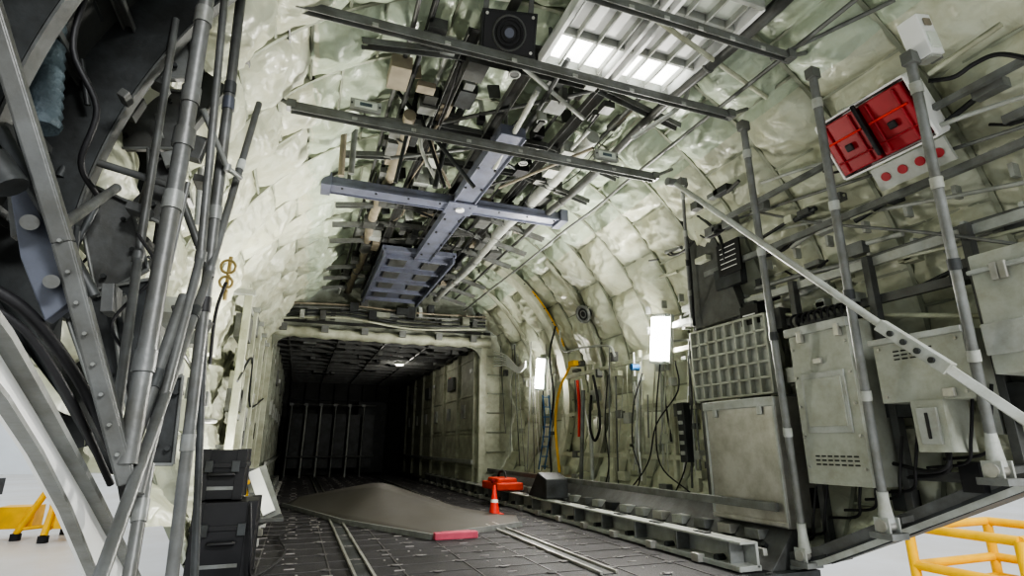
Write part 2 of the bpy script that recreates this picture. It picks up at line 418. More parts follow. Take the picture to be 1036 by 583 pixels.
# ------------------------------------------------------------------ blue-grey cross beam
b=B('ceiling_cross_beam')
za=2.8
def beamseg(p,q,w,h):
    b.bar(p,q,w,h,'blue'); d=(V(q)-V(p)).normalized(); sd=d.cross(V((0,0,1)))
    for sg in(-1,1): b.bar(V(p)+sd*sg*(w/2)-V((0,0,h/2)),V(q)+sd*sg*(w/2)-V((0,0,h/2)),.012,.03,'blue')
beamseg((1.22,3.2,za+.04),(1.17,6.2,za+.04),.19,.08)
beamseg((.02,4.5,za+.03),(2.2,4.5,za+.03),.17,.07)
b.box((1.19,4.5,za-.015),(.26,.26,.02),'blue'); 
b.tube((1.19,4.5,za-.02),(1.19,4.5,za-.04),.04,'white',16)
b.box((1.12,7.1,za+.05),(.86,2.3,.06),'blue')
for x in (.72,1.52): b.box((x,7.1,za),(.03,2.3,.1),'blue')
for i in range(5):
    b.box((1.12,6.1+i*.5,za+.0),(.82,.03,.06),'blue')
for i in range(4):
    for d in(-.2,.2): b.box((1.12+d,6.35+i*.5,za+.012),(.2,.26,.02),'sgrey')
for x,y in ((.02,4.5),(2.2,4.5)): b.box((x,y,za+.03),(.08,.22,.12),'blue')
for i in range(8):
    for sg in(-1,1): b.tube((1.19+sg*.07,3.35+i*.36,za-.01),(1.19+sg*.07,3.35+i*.36,za-.022),.012,'dgrey',8)
    xx=.15+i*.28
    b.tube((xx,4.44,za-.02),(xx,4.44,za-.03),.01,'dgrey',8)
for x,y in((1.2,3.3),(1.2,5.6),(.2,4.5),(2.05,4.5),(.75,6.4),(1.5,6.4),(.75,8.0),(1.5,8.0)): b.tube((x,y,za+.05),(x,y,3.12),.015,'grey',8)
b.done(.004)
# ------------------------------------------------------------------ light tray
b=B('ceiling_light_tray')
x0,x1,y0,y1,z=1.12,2.02,1.7,2.5,2.88
b.box(((x0+x1)/2,(y0+y1)/2,z+.05),(x1-x0,y1-y0,.03),'white')
for x in (x0,(x0+x1)/2-.03,(x0+x1)/2+.03,x1): b.box((x,(y0+y1)/2,z),(.025,y1-y0,.08),'white')
for y in (y0,y1): b.box(((x0+x1)/2,y,z),(x1-x0,.025,.08),'lgrey')
for sg in(0,1):
    xa=x0+.04+sg*.46
    for k in range(3): b.box((xa+.07+k*.13,(y0+y1)/2,z+.0),(.012,y1-y0-.05,.045),'lgrey')
    b.box((xa+.18,y0+.66,z+.02),(.34,.2,.012),'lenslit')
    b.box((xa+.18,y0+.36,z+.02),(.34,.3,.012),'white')
    b.box((xa+.18,y0+.1,z+.022),(.34,.14,.012),'lensdim')
for yy in (y0+.2,y0+.54): b.box(((x0+x1)/2,yy,z+.01),(x1-x0,.02,.05),'lgrey')
for x in(x0+.05,x1-.05):
    for y in(y0+.05,y1-.05): b.tube((x,y,z+.04),(x,y,3.08),.012,'grey',8)
b.done(.003)
# ------------------------------------------------------------------ loudspeaker
b=B('loudspeaker'); c=S(515,34,y=2.33); rot=Matrix.Rotation(math.radians(-12),3,'Z')@Matrix.Rotation(math.radians(30),3,'X')
def LO(x,y,z): return c+rot@V((x,y,z))
b.box(LO(0,.09,0),(.30,.18,.23),'dgrey',rot)
b.box(LO(0,-.004,0),(.28,.01,.21),'blackg',rot)
for rr,k in((.088,'sgrey'),(.068,'blackg'),(.045,'blackg')):
    b.torus(LO(0,-.012,0),rot@V((0,1,0)),rr,.007,k,28,6)
b.tube(LO(0,0,0),LO(0,-.02,0),.026,'blue',16); b.tube(LO(0,.0,0),LO(0,-.008,0),.08,'black',28)
for sx in(-.125,.125):
    for sz in(-.09,.09): b.tube(LO(sx,0,sz),LO(sx,-.012,sz),.009,'metal',8)
    b.bar(LO(sx,.1,.1),LO(sx,.1,.4),.03,.006,'grey')
b.done(.004)
# ------------------------------------------------------------------ ceiling services
b=B('ceiling_pipe_run')
for i,(x,z,r,k) in enumerate([(.38,2.97,.014,'sgrey'),(.47,3.0,.018,'dgrey'),(.9,3.08,.03,'grey'),(1.45,3.1,.03,'grey'),(1.6,3.08,.012,'sgrey'),(1.95,2.96,.016,'grey'),(2.1,2.90,.016,'sgrey'),(2.3,2.76,.012,'grey')]):
    P=[]
    y=.4
    while y<8.4: P.append((x+random.uniform(-.01,.01),y,z+random.uniform(-.01,.01))); y+=.6
    b.path(P,r,k,8,4)
b.done()
b=B('air_conditioning_duct')
for x,z,ya,yb,r,k in ((.52,2.93,3.4,8.3,.045,'brown'),(1.86,2.93,3.2,8.3,.055,'lgrey'),(2.05,2.84,1.2,5.0,.03,'sgrey')):
    N=60; b.sweep([(x+.02*math.sin(i*.2),ya+(yb-ya)*i/N,z) for i in range(N+1)],[r*(1+.04*(i%2)) for i in range(N+1)],k,14)
    for i in range(5):
        y=ya+.3+i*(yb-ya-.5)/5; b.torus((x,y,z),(0,1,0),r*1.1,.008,'grey',18,6)
b.done()
b=B('ceiling_truss_frame')
ys=[2.7,3.5,4.0,5.0,5.5,6.0,7.0,7.5,8.0]
for y in ys:
    b.chan((.12,y,2.88),(.7,y,2.97),.05,.04,'grey'); b.chan((1.6,y,2.98),(2.25,y,2.82),.05,.04,'grey'); b.chan((.7,y,2.97),(1.6,y,2.98),.05,.04,'sgrey')
for x in (.72,1.12,1.66): b.chan((x,2.5,2.98),(x,8.3,2.98),.07,.05,'sgrey')
for i in range(8):
    if i%2: b.tube((.72,ys[i],2.96),(1.66,ys[i+1],2.96),.014,'dgrey',8)
    else: b.tube((1.66,ys[i],2.96),(.72,ys[i+1],2.96),.014,'sgrey',8)
b.done(.002)
b=B('ceiling_control_linkage')
for i in range(190):
    y=random.uniform(2.5,8.2); x=random.choice([.42,.5,.6,.8,1.0,1.4,1.55,1.75,1.95])+random.uniform(-.05,.05); zc=2.88+.06*(1-((x-1.2)/1.2)**2)+random.uniform(-.03,.10)
    k=random.choice(['dgrey','grey','sgrey','sgrey','black','sgrey','skin','brown','sgrey','lgrey']); t=random.random()
    if t<.18: b.tube((x,y,zc),(x,y+random.uniform(.2,.6),zc),random.uniform(.008,.02),k,8)
    elif t<.8: b.box((x,y,zc),(random.uniform(.04,.14),random.uniform(.06,.25),random.uniform(.03,.1)),k)
    elif t<.9: b.poly([(x,y,zc),(x+.08,y,zc+.02),(x+.07,y,zc+.12),(x-.02,y,zc+.1)],(0,.012,0),k)
    else: b.tube((x,y,zc+.1),(x,y,zc),random.uniform(.02,.04),k,14); b.torus((x,y,zc),(0,0,1),.035,.007,'lgrey',14,5)
b.done(.002)
b=B('ceiling_cable_bundle')
for i in range(16):
    x=random.uniform(.4,2.0); y=random.uniform(2.4,6.2); P=[]
    for j in range(7):
        P.append((x+random.uniform(-.02,.02),y,2.86+.1*(1-((x-1.2)/1.2)**2)+random.uniform(-.02,.03))); y+=random.uniform(.25,.45); x+=random.uniform(-.04,.04)
        if y>8.3: break
    if len(P)>2: b.path(P,random.uniform(.004,.009),random.choice(['black','black','black','dgrey','brown','dgrey','sgrey']),6,4)
b.done()
b=B('hoist_truss')
def PT(u,v,y): return S(u,v,y=y)
yt=3.7
for (u0,v0,u1,v1,r,k) in [(352,80,345,178,.022,'brown'),(364,78,355,176,.022,'grey'),(395,130,470,75,.02,'dgrey'),(400,90,480,190,.016,'dgrey'),(430,60,400,185,.014,'dgrey'),(470,60,440,190,.02,'dgrey'),(395,160,480,150,.014,'grey'),(420,100,450,190,.012,'black'),(480,70,495,150,.022,'lgrey')]:
    y_=yt+random.uniform(-.3,.3); b.tube(PT(u0,v0,y_),PT(u1,v1,y_),r,k,8)
b.box(PT(470,88,3.5),(.12,.5,.1),'dgrey'); b.box(PT(440,110,3.6),(.1,.3,.12),'black')
b.path([PT(432,60,3.3),PT(450,95,3.4),PT(425,140,3.5),PT(445,190,3.7)],.014,'lgrey',8); b.path([PT(440,60,3.3),PT(462,95,3.4),PT(437,140,3.5),PT(455,190,3.7)],.012,'brown',8)
b.done()
# ------------------------------------------------------------------ right wall struts
def strut(a,c,r,foot=True):
    b=B('support_strut'); a=V(a);c=V(c); d=(c-a)
    b.tube(a,c,r,'grey',14)
    for t in (.06,.3,.5,.72,.93):
        p=a+d*t; q=p+d.normalized()*.05; b.tube(p,q,r*1.22,'lgrey' if t!=.5 else 'dgrey',14)
    b.box(a,(.06,.05,.06),'grey')
    if foot:
        b.tube(c-d.normalized()*.16,c-d.normalized()*.02,r*1.0,'lgrey',14,r*1.7)
        b.tube(c+V((-.05,0,0)),c+V((.05,0,0)),.03,'metal',14); b.box(c+V((0,0,-.045)),(.12,.12,.03),'grey')
        for sx in(-.035,.035): b.box(c+V((sx,0,-.01)),(.012,.08,.1),'lgrey')
    b.done(.002)
strut(S(752,128,y=2.3),S(815,562,y=2.62),.021)
strut(S(822,75,y=1.8),S(898,532,y=2.09),.022)
strut(S(921,60,y=1.33),S(1010,476,y=1.57),.021)
strut(S(690,185,y=2.9),S(700,330,x=2.93),.012,False)
b=B('diagonal_brace')
a=S(682,185,y=2.95); c=S(900,335,x=2.45); d=S(952,368,x=2.47); e=S(1060,441,x=2.6)
b.tube(a,c,.018,'lgrey',14); 
dirn=(d-c).normalized(); 
b.bar(c-dirn*.05,d+dirn*.04,.05,.055,'lgrey'); 
for i in range(4):
    p=c.lerp(d,.1+i*.27); b.tube(p+V((-.035,0,0)),p+V((.035,0,0)),.013,'dgrey',10)
b.bar(d,e,.04,.04,'lgrey'); b.tube(d,e,.02,'lgrey',12); b.tube(a-V((.06,0,0)),a+V((.1,0,0)),.03,'grey',14)
b.done(.003)
b=B('hydraulic_lines')
for (u0,v0,u1,v1,x,r,k) in [(700,250,1060,180,3.03,.012,'lgrey'),(765,292,1060,205,3.03,.018,'grey'),(760,300,1060,225,3.03,.01,'zinc'),(700,236,1060,120,2.92,.01,'grey'),(770,185,1060,90,2.8,.012,'lgrey'),(720,318,1060,320,3.03,.014,'zinc'),(700,205,1050,250,2.95,.009,'grey')]:
    a=S(u0,v0,x=x); c=S(u1,v1,x=x)
    q=a.lerp(c,.5)+V((0,0,random.uniform(-.03,.03))); b.path([a,a.lerp(c,.25),q,a.lerp(c,.8),c],r,k,8,5)
for i in range(14):
    y=1.1+i*.25
    for z in (1.75,1.95): b.box((3.05,y,z),(.05,.02,.07),'lgrey')
b.bar((3.02,.9,1.72),(3.02,4.2,1.72),.03,.05,'lgrey'); b.bar((2.95,.9,2.02),(2.95,3.4,2.02),.03,.04,'grey')
b.bar((2.78,.9,2.3),(2.78,2.9,2.3),.03,.03,'grey')
b.done()
b=B('bracket_assembly')
for i in range(80):
    y=random.uniform(.9,3.9); ph=random.choice([10,14,18,24,28,33,40]); p=pt(ph,y,1.90)
    k=random.choice(['grey','lgrey','zinc','dgrey','sgrey']); t=random.random()
    if t<.5: b.box(p,(.06,random.uniform(.04,.14),random.uniform(.03,.08)),k)
    elif t<.85: b.tube(p,p+V((0,random.uniform(.1,.35),random.uniform(-.06,.06))),random.uniform(.008,.018),k,8)
    else: b.path([p,p+V((-.02,.1,-.05)),p+V((-.01,.25,-.03)),p+V((.02,.35,.03))],.008,'black',6)
b.done(.002)
# ------------------------------------------------------------------ wall mounted equipment
def rng(u0,v0,u1,v1,x):
    p=S(u0,v0,x=x);q=S(u1,v1,x=x); return (min(p.y,q.y),max(p.y,q.y),min(p.z,q.z),max(p.z,q.z))
def rbox(b,rg,x,dep,k):
    y0,y1,z0,z1=rg; b.box((x+dep/2,(y0+y1)/2,(z0+z1)/2),(dep,y1-y0,z1-z0),k)
b=B('equipment_mounting_frame')
for y in (1.57,2.09,2.62,3.1,3.6):
    z0=sill(y)+.05
    b.bar((2.99,y,z0),(2.99,y,1.75),.05,.04,'sgrey',up=V((0,1,0)))
    b.bar((2.85,y,z0+.0),(3.1,y,z0+.02),.05,.03,'sgrey')
for z in(.55,1.0,1.5): 
    ys_=max(1.0,2.68-z/.49); b.bar((3.03,ys_+.1,z),(3.03,3.7,z),.03,.05,'sgrey')
for i in range(26):
    y=random.uniform(1.5,3.6); z=random.uniform(max(.2,sill(y)+.1),1.7); b.box((3.02,y,z),(.1,random.uniform(.05,.25),random.uniform(.05,.2)),random.choice(['dgrey','sgrey','lgrey','black']))
for i in range(10):
    y=random.uniform(1.5,2.6); z=sill(y)+.12; b.path([(2.9,y,z+.3),(2.87,y+.03,z+.1),(2.92,y+.1,z),(2.95,y+.3,z-.03)],.008,'black',6)
b.done(.002)
b=B('egg_crate_rack'); x=2.88; rg=rng(698,338,782,397,x); y0,y1,z0,z1=rg
rbox(b,rg,x+.04,.03,'lgrey')
for i in range(9): b.box((x+.025,y0+(y1-y0)*i/8,(z0+z1)/2),(.05,.016,z1-z0),'locker')
for i in range(6): b.box((x+.025,(y0+y1)/2,z0+(z1-z0)*i/5),(.05,y1-y0,.016),'locker')
b.done(.003)
b=B('aluminium_storage_box'); x=2.78; rg=rng(712,408,800,536,x); y0,y1,z0,z1=rg
rbox(b,rg,x,.3,'metal')
b.box((x-.004,(y0+y1)/2,z1-.03),(.02,y1-y0+.01,.06),'lgrey'); b.box((x-.004,(y0+y1)/2,z0+.02),(.015,y1-y0,.03),'metal')
for yy in(y0+.12,y1-.12): b.box((x-.012,yy,z1-.08),(.015,.04,.06),'lgrey')
for yy in(y0+.012,y1-.012): b.box((x-.004,yy,(z0+z1)/2),(.012,.02,z1-z0),'lgrey')
b.done(.006)
b=B('equipment_locker'); x=2.78; rg=rng(797,335,884,494,x); y0,y1,z0,z1=rg; yc=(y0+y1)/2; h=z1-z0
rbox(b,rg,x,.3,'locker'); b.box((x-.008,yc,z1-.02),(.03,y1-y0+.03,.05),'lgrey')
b.box((x-.006,yc,z0+h*.50),(.012,(y1-y0)*.72,h*.38),'lgrey'); b.box((x-.014,yc,z0+h*.50),(.012,(y1-y0)*.62,h*.30),'locker')
for z in (z0+h*.17,z0+h*.145,z0+h*.12):
    for i in range(7): b.box((x-.002,yc-.13+i*.04,z),(.004,.028,.008),'placard')
for i in range(5):
    for yy in(y0+.02,y1-.02): b.tube((x-.012,yy,z0+h*(.1+i*.19)),(x,yy,z0+h*(.1+i*.19)),.007,'metal',8)
b.box((x-.02,yc,z0+h*.76),(.02,.05,.03),'metal')
for i in(0,1): b.box((x-.02,y1-.1-i*.25,z1-.06),(.03,.03,.07),'metal')
b.done(.006)
b=B('cable_coil'); 
for i in range(9): b.torus((2.9,y0+.06+i*.045,z1+.07),(0.3,1,0),.045,.008,'black',16,6)
b.box((2.92,yc,z1+.04),(.12,y1-y0-.05,.03),'dgrey')
b.done()
b=B('control_box'); x=2.8; rg=rng(882,346,988,402,x); y0,y1,z0,z1=rg; yc=(y0+y1)/2
rbox(b,rg,x,.22,'locker'); b.box((x-.01,yc,z1-.012),(.03,y1-y0+.02,.03),'lgrey')
for i in range(3):
    for j in range(5): b.box((x-.002,yc-.06+j*.04,z1-.07-.02*i),(.004,.03,.007),'placard')
for yy in(y0+.03,y1-.03):
    for zz in(z0+.03,z1-.05): b.tube((x-.01,yy,zz),(x,yy,zz),.007,'metal',8)
b.box((x-.02,yc-.12,z0+.03),(.02,.05,.04),'metal')
b.done(.005)
b=B('junction_box'); x=2.78; rg=rng(920,406,965,458,x); y0,y1,z0,z1=rg; yc=(y0+y1)/2
rbox(b,rg,x,.18,'locker'); b.box((x-.008,yc,(z0+z1)/2),(.016,(y1-y0)*.6,(z1-z0)*.7),'lgrey'); b.box((x-.018,yc,(z0+z1)/2),(.006,.015,(z1-z0)*.5),'placard')
b.path([(x+.08,yc,z0),(x+.06,yc,z0-.06),(x+.08,yc+.1,z0-.09),(x+.12,yc+.3,z0-.06)],.010,'black'); b.done(.005)
b=B('equipment_case'); x=2.78; rg=rng(978,260,1075,372,x); y0,y1,z0,z1=rg; yc=(y0+y1)/2
rbox(b,rg,x,.3,'locker'); b.box((x-.01,yc,z1-.08),(.02,y1-y0+.02,.02),'lgrey')
for yy in(y0+.1,y1-.1): b.box((x-.018,yy,z1-.1),(.02,.03,.08),'metal')
b.box((x-.005,yc,z0+.15),(.01,.25,.14),'lgrey')
b.done(.012)
b=B('oxygen_panel'); x=2.95
b.poly([S(690,207,x=x),S(712,212,x=x),S(752,318,x=x),S(703,333,x=x)],(.08,0,0),'sgrey')
rg=rng(724,250,750,272,2.91); rbox(b,rg,2.91,.02,'placard')
for i in range(5):
    zz=rg[2]+(rg[3]-rg[2])*(.2+.16*i); b.box((2.908,(rg[0]+rg[1])/2,zz),(.003,(rg[1]-rg[0])*.7,.007),'white')
rg=rng(748,312,768,326,2.91); rbox(b,rg,2.91,.02,'placard'); b.box((2.908,(rg[0]+rg[1])/2,(rg[2]+rg[3])/2),(.003,(rg[1]-rg[0])*.7,.01),'white')
b.path([S(735,270,x=2.92),S(728,240,x=2.90),S(715,225,x=2.89),S(700,215,x=2.90)],.012,'dgrey')
rg=rng(722,275,750,285,2.92); rbox(b,rg,2.92,.06,'dgrey')
b.path([S(668,205,x=2.88),S(690,225,x=2.88),S(697,260,x=2.90),S(702,330,x=2.89)],.012,'black')
b.done(.003)
b=B('first_aid_box_rack')
cpos=S(888,130,x=2.74); tilt=Matrix.Rotation(math.radians(-30),3,'Y')
def T(x,y,z): return cpos+tilt@V((x,y,z))
b.box(T(.06,0,0),(.02,.50,.34),'white',tilt)
for yy in(-.25,.25): b.box(T(0,yy,0),(.13,.014,.34),'white',tilt)
for zz in(-.17,.17): b.box(T(0,0,zz),(.13,.5,.014),'white',tilt)
for yy in(-.12,.12):
    b.box(T(-.02,yy,.0),(.12,.22,.3),'red',tilt)
    b.box(T(-.085,yy,.04),(.02,.2,.012),'cred',tilt); b.box(T(-.085,yy,-.08),(.02,.2,.012),'red',tilt)
    for y2 in(-.07,.07): b.box(T(-.085,yy+y2,.0),(.015,.014,.28),'red',tilt)
    b.box(T(-.095,yy,-.02),(.015,.04,.04),'black',tilt)
b.box(T(-.1,0,.02),(.02,.02,.3),'black',tilt)
b.done(.006)
b=B('placard_panel')
b.box(T(-.02,-.06,-.25),(.02,.38,.13),'lgrey',tilt)
for i in range(4): b.tube(T(-.036,-.2+i*.09,-.25),T(-.028,-.2+i*.09,-.25),.024,'red',16)
b.done()
b=B('emergency_light'); p=S(931,40,y=1.3); rt=Matrix.Rotation(math.radians(-14),3,'Y')
b.box(p,(.10,.09,.20),'white',rt); b.box(p+rt@V((-.0,-.048,-.035)),(.07,.01,.08),'lensdim',rt); b.box(p+rt@V((0,-.05,.055)),(.05,.008,.035),'brown',rt)
b.box(p+rt@V((0,0,-.105)),(.08,.07,.012),'lgrey',rt)
b.box(p+rt@V((.06,0,.0)),(.02,.05,.22),'grey',rt); b.done(.006)
b=B('flex_hose'); b.path([S(940,82,x=2.5),S(965,78,x=2.52),S(985,65,x=2.55),S(1010,55,x=2.57),S(1045,60,x=2.6)],.010,'black'); b.done()
b=B('flex_hose')
b.path([S(640,140,y=2.6),S(690,105,y=2.5),S(700,70,y=2.4),S(725,50,y=2.3)],.016,'lgrey'); b.done()
b=B('roof_conduit')
for (p,q,r,k) in [((650,10),(820,130),.014,'zinc'),((780,60),(905,0),.012,'grey'),((545,90),(500,170),.02,'lgrey'),((520,60),(590,120),.014,'lgrey'),((690,180),(760,150),.02,'zinc'),((575,60),(545,110),.016,'dgrey'),((505,190),(600,150),.012,'brown')]:
    b.tube(S(p[0],p[1],z=2.85),S(q[0],q[1],z=2.81),r,k,10)
b.done()
# ------------------------------------------------------------------ lamps
def lamp(u,v,x,w,h,power):
    p=S(u,v,x=x); b=B('work_light'); rt=Matrix.Rotation(math.radians(10),3,'X')
    b.box(p+V((.05,0,0)),(.04,w+.05,h+.06),'lgrey',rt); b.box(p,(.06,w,h),'lens',rt)
    for s in(-1,1): b.box(p+rt@V((.01,0,s*(h/2+.02))),(.07,w+.03,.03),'lgrey',rt); 
    b.path([p+V((.05,0,-h/2)),p+V((.06,.06,-h/2-.3)),p+V((.06,.02,-h/2-.7))],.008,'black'); b.done(.004)
    ld=bpy.data.lights.new('work_light_lamp','AREA'); ld.shape='RECTANGLE'; ld.size=w; ld.size_y=h; ld.energy=power; ld.color=(1,.97,.9)
    o=bpy.data.objects.new('work_light_lamp',ld); bpy.context.scene.collection.objects.link(o); o.location=p+V((-.04,0,0)); o.rotation_euler=(0,math.radians(90),0)
lamp(667,343,2.96,.18,.38,62)
lamp(546,378,2.96,.12,.38,28)
b=B('floodlight'); p=S(236,486,y=5.0)
b.box(p,(.2,.12,.2),'blackg'); b.box(p+V((0.0,-.02,.105)),(.16,.09,.01),'lens')
for sx in(-.11,.11): b.bar(p+V((sx,0,0)),V((p.x+sx,p.y,.02)),.02,.01,'yellow',up=V((0,1,0)))
b.box((p.x,p.y,.015),(.32,.26,.03),'yellow'); b.done(.005)
ld=bpy.data.lights.new('floodlight_lamp','SPOT'); ld.energy=140; ld.spot_size=math.radians(115); ld.spot_blend=.7; ld.shadow_soft_size=.08; ld.color=(1,.96,.88)
o=bpy.data.objects.new('floodlight_lamp',ld); bpy.context.scene.collection.objects.link(o); o.location=p+V((0,-.02,.16))
o.rotation_euler=V((.45,-.55,1)).to_track_quat('-Z','Y').to_euler()
# ------------------------------------------------------------------ right mid wall hanging gear
def rp(lst,x=2.96): return [S(u,v,x=x) for u,v in lst]
b=B('safety_strap'); b.path(rp([(578,368),(566,395),(562,430),(566,478)]),.016,'yellow',6); b.box(S(580,368,x=2.96),(.06,.14,.06),'yellow'); b.done()
b=B('cargo_strap'); b.path(rp([(584,385),(586,410),(586,442)]),.018,'cred',6); b.done()
b=B('rope_ladder')
for du in(0,6): b.path(rp([(549+du,400),(551+du,430),(545+du,475)]),.008,'bluep',6)
for i in range(8): b.tube(S(550-.3*i,402+i*10,x=2.96),S(556-.3*i,402+i*10,x=2.96),.007,'bluep',6)
b.done()
b=B('hanging_hose'); b.path(rp([(600,380),(604,400),(607,430),(602,446),(597,432),(598,400)]),.014,'black')
b.path(rp([(562,330),(556,360),(560,400),(556,440),(558,480)],2.97),.012,'black'); b.path(rp([(566,335),(570,355),(590,352),(615,350),(622,360)],2.97),.014,'lgrey'); b.done()
b=B('oxygen_bottle_rod')
b.tube(S(590,395,x=2.96),S(588,487,x=2.96),.022,'grey',12); b.tube(S(598,440,x=2.96),S(600,495,x=2.96),.02,'lgrey',12); b.done()
b=B('power_cable')
for L in ([(650,378),(641,410),(640,450),(648,480),(640,505)],[(683,365),(686,395),(664,430),(655,470),(630,505)],[(615,380),(612,430),(616,470),(610,500)],[(668,365),(664,420),(668,470),(700,500)],[(696,360),(700,410),(694,470),(680,505)]):
    b.path(rp(L,2.96),.006,'black',6)
b.done()
b=B('pipe_cap'); q=S(646,372,x=2.98); b.tube(q,q+V((-.08,0,0)),.03,'bluep',12); b.tube(S(646,378,x=2.98),S(643,470,x=2.98),.014,'lgrey',8); b.done()
b=B('intercom_unit'); rg=rng(684,408,696,468,2.93); rbox(b,rg,2.93,.08,'dgrey'); 
for i in range(5): b.box((2.925,(rg[0]+rg[1])/2,rg[2]+(rg[3]-rg[2])*(.15+.17*i)),(.012,.05,.03),'lgrey')
b.done(.004)
b=B('air_vent'); q=S(590,318,x=2.93); b.torus(q,(-1,-.3,-.4),.09,.02,'grey'); b.tube(q,q+V((.05,.02,.02)),.08,'black',20); b.torus(q,(-1,-.3,-.4),.04,.008,'grey'); b.done()
b=B('warning_placard')
for (u,v,w,h) in((567,302,.14,.09),(573,320,.10,.06)):
    q=S(u,v,y=6.3); b.box(q,(w,.01,h),'placard'); 
    for i in range(3): b.box(q+V((0,-.007,-h*.3+i*h*.3)),(w*.8,.004,h*.1),'yellow')
b.done()
b=B('conduit_bundle')
for i in range(40):
    u=random.uniform(505,715); x=3.0; v0=random.uniform(345,400); v1=random.uniform(430,505); du=random.uniform(-6,10)
    b.path(rp([(u,v0),(u+du*.4,(v0+v1)/2),(u+du,v1)],x),random.uniform(.004,.010),random.choice(['lgrey','zinc','grey','white','sgrey']),6)
for i in range(50):
    q=S(random.uniform(505,715),random.uniform(350,505),x=3.02)
    b.box(q,(.06,random.uniform(.04,.14),random.uniform(.03,.12)),random.choice(['lgrey','zinc','grey','seam','sgrey']))
for y in(3.6,4.1,4.6,5.1,5.6): b.chan((3.03,y,.35),(3.07,y,1.6),.04,.03,'zinc',up=V((-1,0,0)))
for z in(.6,1.05,1.5): b.bar((3.03,3.6,z),(3.03,6.3,z),.02,.04,'zinc')
b.done(.002)
b=B('white_cable_loops')
for i in range(6): b.path([S(500,356+3*i,x=2.9),S(512,360+2*i,x=2.9),S(524,372+i,x=2.9),S(532,366+i,x=2.9)],.012,'white',6)
b.done()
# ------------------------------------------------------------------ things on the floor
b=B('composite_skin_panel')
A=[S(286,512,z=.01),S(345,529,z=.01),S(436,545,z=.01),S(527,532,z=.01)]
Bk=[S(300,503,y=8.0),S(385,487,y=6.6),S(462,513,y=6.0),S(524,523,y=5.6)]
N=36;vs=[];fs=[]
def lin(P,t):
    t*=3;i=min(2,int(t));f=t-i;return P[i].lerp(P[i+1],f)
def soft(P,t):
    e=.035; return (lin(P,max(0,t-e))+lin(P,t)+lin(P,min(1,t+e)))/3
for i in range(N+1):
    for j in range(7):
        a=lin(A,i/N);c=soft(Bk,i/N);t=j/6; p=a.lerp(c,t); p.z=max(p.z,.01+.001*j); vs.append(p)
for i in range(N):
    for j in range(6): a=i*7+j; fs.append((a,a+7,a+8,a+1))
b.add(vs,fs,'tarp',True)
for i in range(N): b.bar(V(vs[i*7])+V((0,0,.012)),V(vs[(i+1)*7])+V((0,0,.012)),.012,.028,'grey')
o=b.done(); md=o.modifiers.new('solid','SOLIDIFY'); md.thickness=.012
b=B('foam_chock'); q=S(461,546,z=0); b.box(q+V((0,0,.03)),(.34,.07,.05),'pink'); b.box(q+V((0,0,.055)),(.24,.05,.01),'pink'); b.done(.008)
b=B('traffic_cone'); q=S(500,522,z=0.0); b.box(q+V((0,0,.012)),(.16,.16,.024),'cred'); b.tube(q+V((0,0,.02)),q+V((0,0,.3)),.055,'cred',16,.014); b.tube(q+V((0,0,.13)),q+V((0,0,.16)),.041,'white',16,.036); b.done()
b=B('tool_bag'); q=S(508,490,x=2.45)
b.box((q.x,q.y,.22),(.34,.6,.09),'orange'); b.box((q.x-.02,q.y-.05,.28),(.25,.4,.07),'orange'); b.path([(q.x,q.y-.15,.3),(q.x,q.y-.08,.38),(q.x,q.y+.08,.38),(q.x,q.y+.15,.3)],.015,'black'); b.box((q.x-.1,q.y-.1,.27),(.14,.1,.06),'red'); b.done(.02)
b=B('wheel_chock'); q=S(556,492,x=2.6); b.poly([(q.x-.15,q.y-.25,.17),(q.x-.15,q.y+.25,.17),(q.x-.15,q.y-.02,.42),(q.x-.15,q.y-.25,.36)],(.25,0,0),'dgrey'); b.done(.008)
def case(name,c,d):
    b=B(name); c=V(c)
    b.box(c,d,'blackg'); b.box(c+V((0,0,d[2]*.18)),(d[0]+.02,d[1]+.02,.025),'black')
    for s in(-1,1):
        b.box(c+V((s*d[0]*.3,-d[1]/2-.012,d[2]*.16)),(.04,.02,.06),'dgrey')
        for t in(-1,1): b.box(c+V((s*(d[0]/2-.02),t*(d[1]/2-.02),0)),(.05,.05,d[2]+.008),'black')
    b.path([c+V((-.06,-d[1]/2,0)),c+V((-.05,-d[1]/2-.035,-.0)),c+V((.05,-d[1]/2-.035,0)),c+V((.06,-d[1]/2,0))],.01,'black')
    b.box(c+V((.0,-d[1]/2-.004,-d[2]*.28)),(d[0]*.6,.004,.02),'grey'); b.done(.008)
case('equipment_flight_case',(-.32,3.68,.205),(.30,.4,.40)); case('equipment_flight_case',(-.37,3.72,.545),(.22,.32,.26))
b=B('leaning_light_panel'); a=S(258,476,y=5.1); c=S(273,526,y=4.8); c.z=max(c.z,.02)
b.bar(a,c,.17,.05,'grey',up=V((.1,-1,0))); b.bar(a+V((-.01,-.03,0)),c+V((-.01,-.03,.05)),.09,.01,'white',up=V((.1,-1,0)))
for s in(0,.5,1): p=a.lerp(c,s); b.box(p,(.19,.06,.03),'sgrey')
b.done(.003)
b=B('extension_cord'); b.path([(-.2,3.45,.4),(-.17,3.4,.2),(-.15,3.5,.03),(.0,4.2,.02),(-.05,5.0,.02),(.15,5.6,.02)],.006,'black'); b.done()
